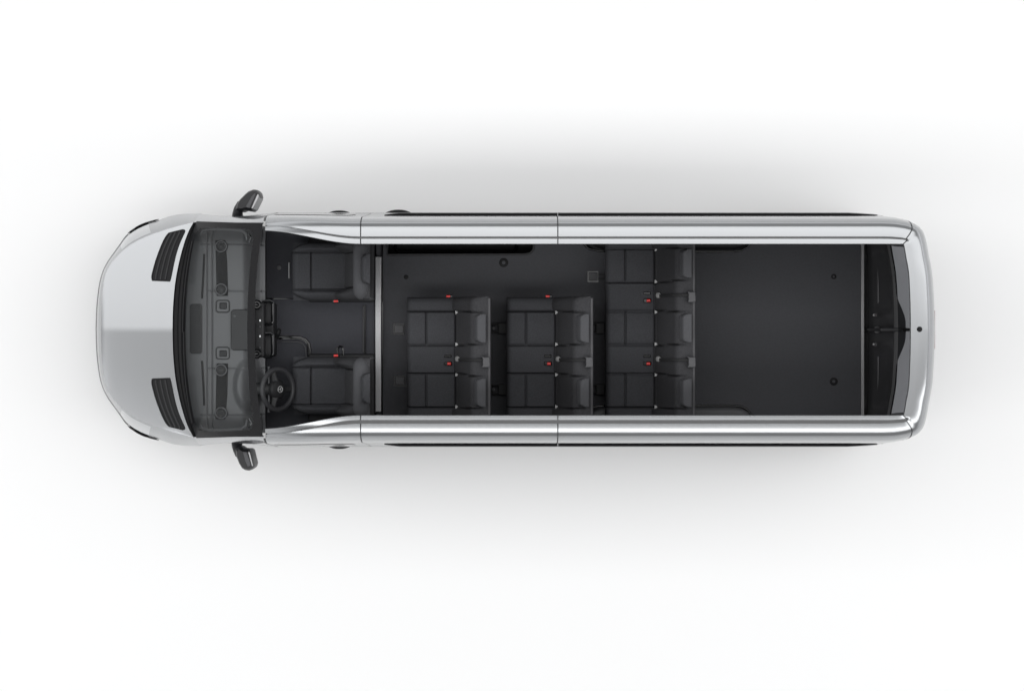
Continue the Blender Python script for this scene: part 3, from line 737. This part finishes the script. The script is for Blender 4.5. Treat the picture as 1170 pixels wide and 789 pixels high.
# ------------------------------------------------------------------ seats
def front_seat(yc, buckle_side):
    """yc = row of the seat's centre; buckle_side +1 = buckle towards the van's centre from above"""
    name = 'front_seat'
    yw = (CY-yc)/130.7; hw = .255
    X0 = xm(333, 1.08); X1 = xm(398, 1.0)
    b = MB(); b.mbox(X0+.06, yw-.19, X1+.12, yw+.19, .70, .93); st = b.build(name, M_trim, van, bevel=.03)
    W = X1-X0; Hh = 2*hw
    def fn(u, v):
        dv = abs(v-hw); z = 0
        bol = ss(.155, .20, dv)*(ss(0, .18, u))
        z += .055*bol
        # plan outline: front corners rounded inwards
        z += edge_round(v, Hh, .09, .12)+edge_round(u, W*1.3, .06, .08)
        z += groove(dv, .163, .010, .034)
        if dv < .163: z += groove(u, .172, .009, .030)+.008*math.cos((dv/.163)*1.5)
        cut = ss(-.02, .24, u)
        z -= .16*ss(.17+.085*math.sqrt(cut), .20+.085*math.sqrt(cut), dv)
        return z
    c = panel('seat_cushion', (X0, yw-hw, 1.07), (1, 0, 0), (0, 1, 0), (0, 0, 1), W, Hh, .16, fn, M_fab2, st, 70, 80)
    # backrest
    lean = math.radians(13); up = Vector((math.sin(lean), 0, math.cos(lean))); nn = Vector((-math.cos(lean), 0, math.sin(lean)))
    hB = .66; wB = 2*hw
    def fb(u, v):
        du = abs(u-hw); z = 0
        # v = height
        z += edge_round(u, wB, .08, .09)
        z += .105*ss(.145, .215, du)*(1-ss(.30, .62, v))+groove(du, .152, .010, .030)
        z += -.10*max(0, (v-.60)/.06)**2 if v > .60 else 0
        z += groove(v, .12, .008, .02)*(du < .158)+groove(v, .50, .008, .012)*(du < .158)
        return z
    O = Vector((X1-.045, yw-hw, 1.00))
    bk = panel('backrest', O, (0, 1, 0), up, nn, wB, hB, .13, fb, M_fab, st, 60, 60)
    # shoulder roll: soft bar across the top
    b = MB(); top = O+up*(hB-.03)-nn*.06
    b.tube([top+Vector((0, t*wB, -.09*abs(2*t-1)**4)) for t in lin(.06, .94, 15)], [.05]+[.070]*13+[.05], 14); b.build('shoulder_pad', M_head, st)
    # head restraint
    Oh = O+up*(hB+.02)+Vector((0, hw-.125, 0))-nn*.04
    panel('headrest', Oh, (0, 1, 0), up, nn, .25, .17, .06, lambda u, v: edge_round(u, .25, .05, .05)+edge_round(v, .19, .05, .05), M_fab2, st, 24, 20)
    for q in (-.06, .06):
        b = MB(); b.tube([O+up*(hB-.02)+Vector((0, hw+q, 0))-nn*.05, O+up*(hB+.05)+Vector((0, hw+q, 0))-nn*.05], .007, 8); b.build('headrest_post', M_chrome, st)
    # buckle
    yb = 344.0 if buckle_side > 0 else 406.0
    p = P(383.5, yb, 1.04); b = MB(); b.mbox(p.x-.030, p.y-.016, p.x+.032, p.y+.016, .98, 1.040); bu = b.build('buckle', M_gloss, st, bevel=.008)
    b = MB(); b.mbox(p.x-.017, p.y-.010, p.x+.022, p.y+.010, 1.035, 1.052); b.build('buckle_button', M_red, bu, bevel=.005)
    b = MB(); b.tube([P(356, yc-10 if buckle_side > 0 else yc+10, .9)+Vector((-.25*0, 0, 0))], .001, 4) if False else None
    if buckle_side < 0:
        b = MB(); b.tube([P(x, y, .98) for x, y in [(386, 405), (385.6, 398), (388, 395.5), (391, 396), (392, 399), (392, 406)]], .010, 8); b.build('belt_loop', M_gloss, st)
    else:
        b = MB(); b.tube([P(330.5, y, .86) for y in (300, 309, 318)], .008, 8); b.build('adjuster_bar', M_alu, st)
        b = MB(); pp = P(319, 305.5, .67); b.lathe((pp.x, pp.y, .66), [(.022, 0), (.02, .012), (.001, .014)], 14); b.build('floor_button', M_grey, st)
    return st
front_seat(309.5, 1); front_seat(441.0, -1)

def bench(X0, seats, yhi, ylo, conn, buckles_x, label):
    """X0 front edge (m); seats = y centres (m); yhi/ylo = extent in y"""
    dC = .435; W = dC+.03; Hh = yhi-ylo
    b = MB(); b.mbox(X0+.05, ylo+.08, X0+.50, yhi-.08, .80, .93)
    for s in seats:
        for xx in (.08, .46): b.mbox(X0+xx-.025, s-.02, X0+xx+.025, s+.02, FZ, .82)
    for s in seats: b.mbox(X0+.02, s-.03, X0+.60, s+.03, FZ, FZ+.045)
    st = b.build('bench_seat', M_plast, van, bevel=.006); st['label'] = label
    sw_ = .147
    def inseat(y): return min(abs(y-s) for s in seats)
    def fn(u, v):
        y = ylo+v; d = inseat(y); z = 0
        z += edge_round(v, Hh, .07, .07)+edge_round(u, W*1.6, .05, .07)
        for s in seats:
            z += groove(abs(y-s), sw_, .010, .045)
        if d < sw_: z += groove(u, .172, .009, .034)+.010*math.cos(d/sw_*1.4)-.002
        else: z += .012 if not (yhi-.14 < y or y < ylo+.14) else .022
        z -= .05*ss(dC-.02, dC+.01, u)
        return z
    panel('seat_cushion', (X0, ylo, 1.045), (1, 0, 0), (0, 1, 0), (0, 0, 1), W, Hh, .13, fn, M_fab2, st, 70, int(110*Hh))
    lean = math.radians(14.5); up = Vector((math.sin(lean), 0, math.cos(lean))); nn = Vector((-math.cos(lean), 0, math.sin(lean)))
    hB = .66; O = Vector((X0+dC-.015, ylo, .97))
    def fb(u, v):
        y = ylo+u; d = inseat(y); z = edge_round(u, Hh, .06, .06)
        for s in seats: z += groove(abs(y-s), sw_-.02*(v/hB-.5), .009, .038)
        if d > sw_: z += (.045 if not (seats[-1] < y < seats[0]) else .016)*(1-ss(.1, .55, v))
        z += groove(v, .10, .007, .014)
        z += -.05*max(0, (v-.58)/.08)**2
        if hB-v < .03: z -= .02*(1-(hB-v)/.03)
        return z
    panel('backrest', O, (0, 1, 0), up, nn, Hh, hB, .14, fb, M_fab, st, int(110*Hh), 50)
    b = MB(); q = O+up*(hB-.04)-nn*(.150); b.mbox(q.x-.028, ylo+.01, q.x+.022, yhi-.01, 1.10, q.z+.035); b.build('back_shell', M_grey, st, bevel=.012)
    for s in seats:
        Oh = O+up*(hB-.035)+Vector((0, s-.118-ylo, 0))-nn*.020
        panel('headrest', Oh, (0, 1, 0), up, nn, .236, .13, .075, lambda u, v: edge_round(u, .236, .035, .035)+edge_round(v, .14, .035, .035), M_head, st, 24, 18)
        # pale child-seat anchor markers at the seat's back corners
        for e in (-1, 1):
            c0 = Vector((X0+dC+.008, s+e*.140, 1.062)); b = MB()
            b.add([c0+Vector((-.014, -.016, 0)), c0+Vector((-.014, .016, 0)), c0+Vector((.022, 0, .004)), c0+Vector((-.010, 0, -.02))], [[0, 2, 1], [0, 1, 3], [1, 2, 3], [2, 0, 3]])
            b.build('anchor_marker', M_white, st, smooth=False)
    for yc in conn:
        # buckle and slot on the cushion between two seats
        c0 = Vector((X0+.365, yc-.035, 1.055)); b = MB(); b.mbox(c0.x-.035, c0.y-.020, c0.x+.035, c0.y+.020, 1.03, 1.066); bu = b.build('buckle', M_gloss, st, bevel=.01)
        b = MB(); b.mbox(c0.x-.008, c0.y-.012, c0.x+.026, c0.y+.012, 1.06, 1.078); b.build('buckle_button', M_red, bu, bevel=.006)
        b = MB(); b.mbox(c0.x-.035, c0.y+.052, c0.x+.030, c0.y+.078, 1.03, 1.066); b.build('buckle_socket', M_gloss, st, bevel=.008)
        # belt: from the shoulder guide down to a pale tongue
        zt = 1.62; xt = O.x+up.x*hB*.97+.05
        strap = []; fa = []
        hs = [.24, .32, .40, .48, .56, .62]
        for h in hs:
            q = O+up*h+nn*(.026-.05*max(0, (h-.58)/.08)**2)
            strap += [(q.x, yc+.004-.011, q.z), (q.x, yc+.004+.011, q.z)]
        strap += [(xt+.05, yc-.007, zt+.03), (xt+.05, yc+.015, zt+.03)]
        fa = [[2*e, 2*e+1, 2*e+3, 2*e+2] for e in range(len(hs))]
        b = MB(); b.add(strap, fa); b.build('seat_belt', M_seam, st, solid=.003)
        q = O+up*.24+nn*.028
        b = MB(); b.lathe((q.x, yc+.008, q.z), [(.024, 0), (.024, .008), (.013, .014), (.001, .015)], 16, (-.5, 0, 1)); b.build('belt_tongue', M_guide2, st)
        b = MB(); pr = [(-.040, -.047), (-.028, -.026), (-.030, 0), (-.028, .026), (-.044, .050), (-.012, .043), (.030, .043), (.034, -.034), (.026, -.047)]
        b.prism([(xt+.075+a, yc-.012+c) for a, c in pr], zt-.02, zt+.045); b.build('belt_guide', M_guide, st, bevel=.008)
    for (bx_, by_) in buckles_x:
        p = P(bx_, by_, 1.0); b = MB(); b.mbox(p.x-.022, p.y-.014, p.x+.034, p.y+.014, .96, 1.0); bu = b.build('buckle', M_gloss, st, bevel=.008)
        b = MB(); b.mbox(p.x-.024, p.y-.009, p.x+.012, p.y+.010, .985, 1.010); b.build('buckle_button', M_red, bu, bevel=.005)
    # rear feet with lock levers
    for s in (seats if len(seats) == 2 else []):
        b = MB(); b.mbox(X0+.66, s-.045, X0+.84, s-.028, FZ, FZ+.05); b.mbox(X0+.66, s+.028, X0+.84, s+.045, FZ, FZ+.05); b.mbox(X0+.80, s-.05, X0+.88, s+.05, FZ, FZ+.06); b.build('floor_lock', M_trim, st, bevel=.008)
        b = MB(); b.lathe((X0+.76, s, FZ+.05), [(.014, 0), (.012, .01), (.001, .012)], 12); b.build('lock_bolt', M_grey, st)
    return st
bench(xm(464.5, 1.045), (.012, -.534), .285, -.808, (-.262,), ((513, 338.5),), 'dark grey two-seat bench nearest the cab')
bench(xm(578.5, 1.045), (.012, -.534), .285, -.808, (-.262,), ((626.5, 338.5),), 'dark grey two-seat bench in the middle of the cabin')
bench(xm(692.0, 1.045), (.560, .014, -.535), .84, -.812, (.290, -.262), (), 'dark grey three-seat bench in front of the empty load floor')

# ------------------------------------------------------------------ door mirrors
def mirror(outline, facet, base, sgn, glass_line):
    b = MB(); pts = [P(x, y, 1.5) for x, y in outline]
    # lofted housing: three levels
    cx = sum(p.x for p in pts)/len(pts); cy = sum(p.y for p in pts)/len(pts)
    V = []; F = []; n = len(pts)
    levels = [(1.12, .80), (1.15, .93), (1.25, 1.0), (1.42, 1.0), (1.49, .93), (1.515, .78)]
    for z, s in levels:
        for p in pts: V.append((cx+(p.x-cx)*s, cy+(p.y-cy)*s, z))
    for l in range(len(levels)-1):
        for i in range(n): F.append([l*n+i, l*n+(i+1) % n, (l+1)*n+(i+1) % n, (l+1)*n+i])
    F.append(list(range(n))[::-1]); F.append([(len(levels)-1)*n+i for i in range(n)])
    m = mesh('door_mirror', V, F, M_mirr, van, angle=50)
    b = MB(); b.prism([P(x, y, 1.52)[:2] for x, y in facet], 1.50, 1.521); b.build('mirror_cap', M_guide, m, bevel=.004)
    b = MB(); b.prism([P(x, y, 1.52)[:2] for x, y in glass_line], 1.16, 1.519); b.build('mirror_glass', M_alu, m)
    b = MB(); b.tube([P(*q) for q in base], [.05, .045, .042, .04], 12); b.build('mirror_arm', M_mirr, m)
mirror([(269,234.5),(273,228),(279.7,221.2),(284,217.6),(289,215.8),(293.2,216.4),(295.6,218.8),(296.5,223),(293,230),(288.5,239),(286.5,240.5),(278.7,239.2),(274,241),(268,240)],
       [(280.5,236.5),(285,237.8),(290.5,226.5),(292.5,221.5),(290.5,221),(287,225)],
       [(271.5,248,1.35),(271.5,244,1.38),(272.5,239,1.4),(276,233,1.42)], 1,
       [(287.3,237.5),(288.8,238.2),(295,225.5),(295.5,222.5),(294.2,222)])
mirror([(268,512),(269.2,521),(272.5,529.5),(276,535.2),(279.5,537.4),(283.5,538),(287,536.8),(289.4,535),(290.2,531.5),(288.2,523),(286.2,515.2),(284,513.4),(277,513),(272,510)],
       [(277.5,515.5),(281.5,516),(284.5,523),(286.6,531.5),(283,533),(280,526)],
       [(271,505,1.35),(270.8,509,1.38),(271.5,513,1.4),(274,519,1.42)], -1,
       [(283.6,516),(285.2,516.5),(288.9,531.5),(287.9,532.4),(286,525)])
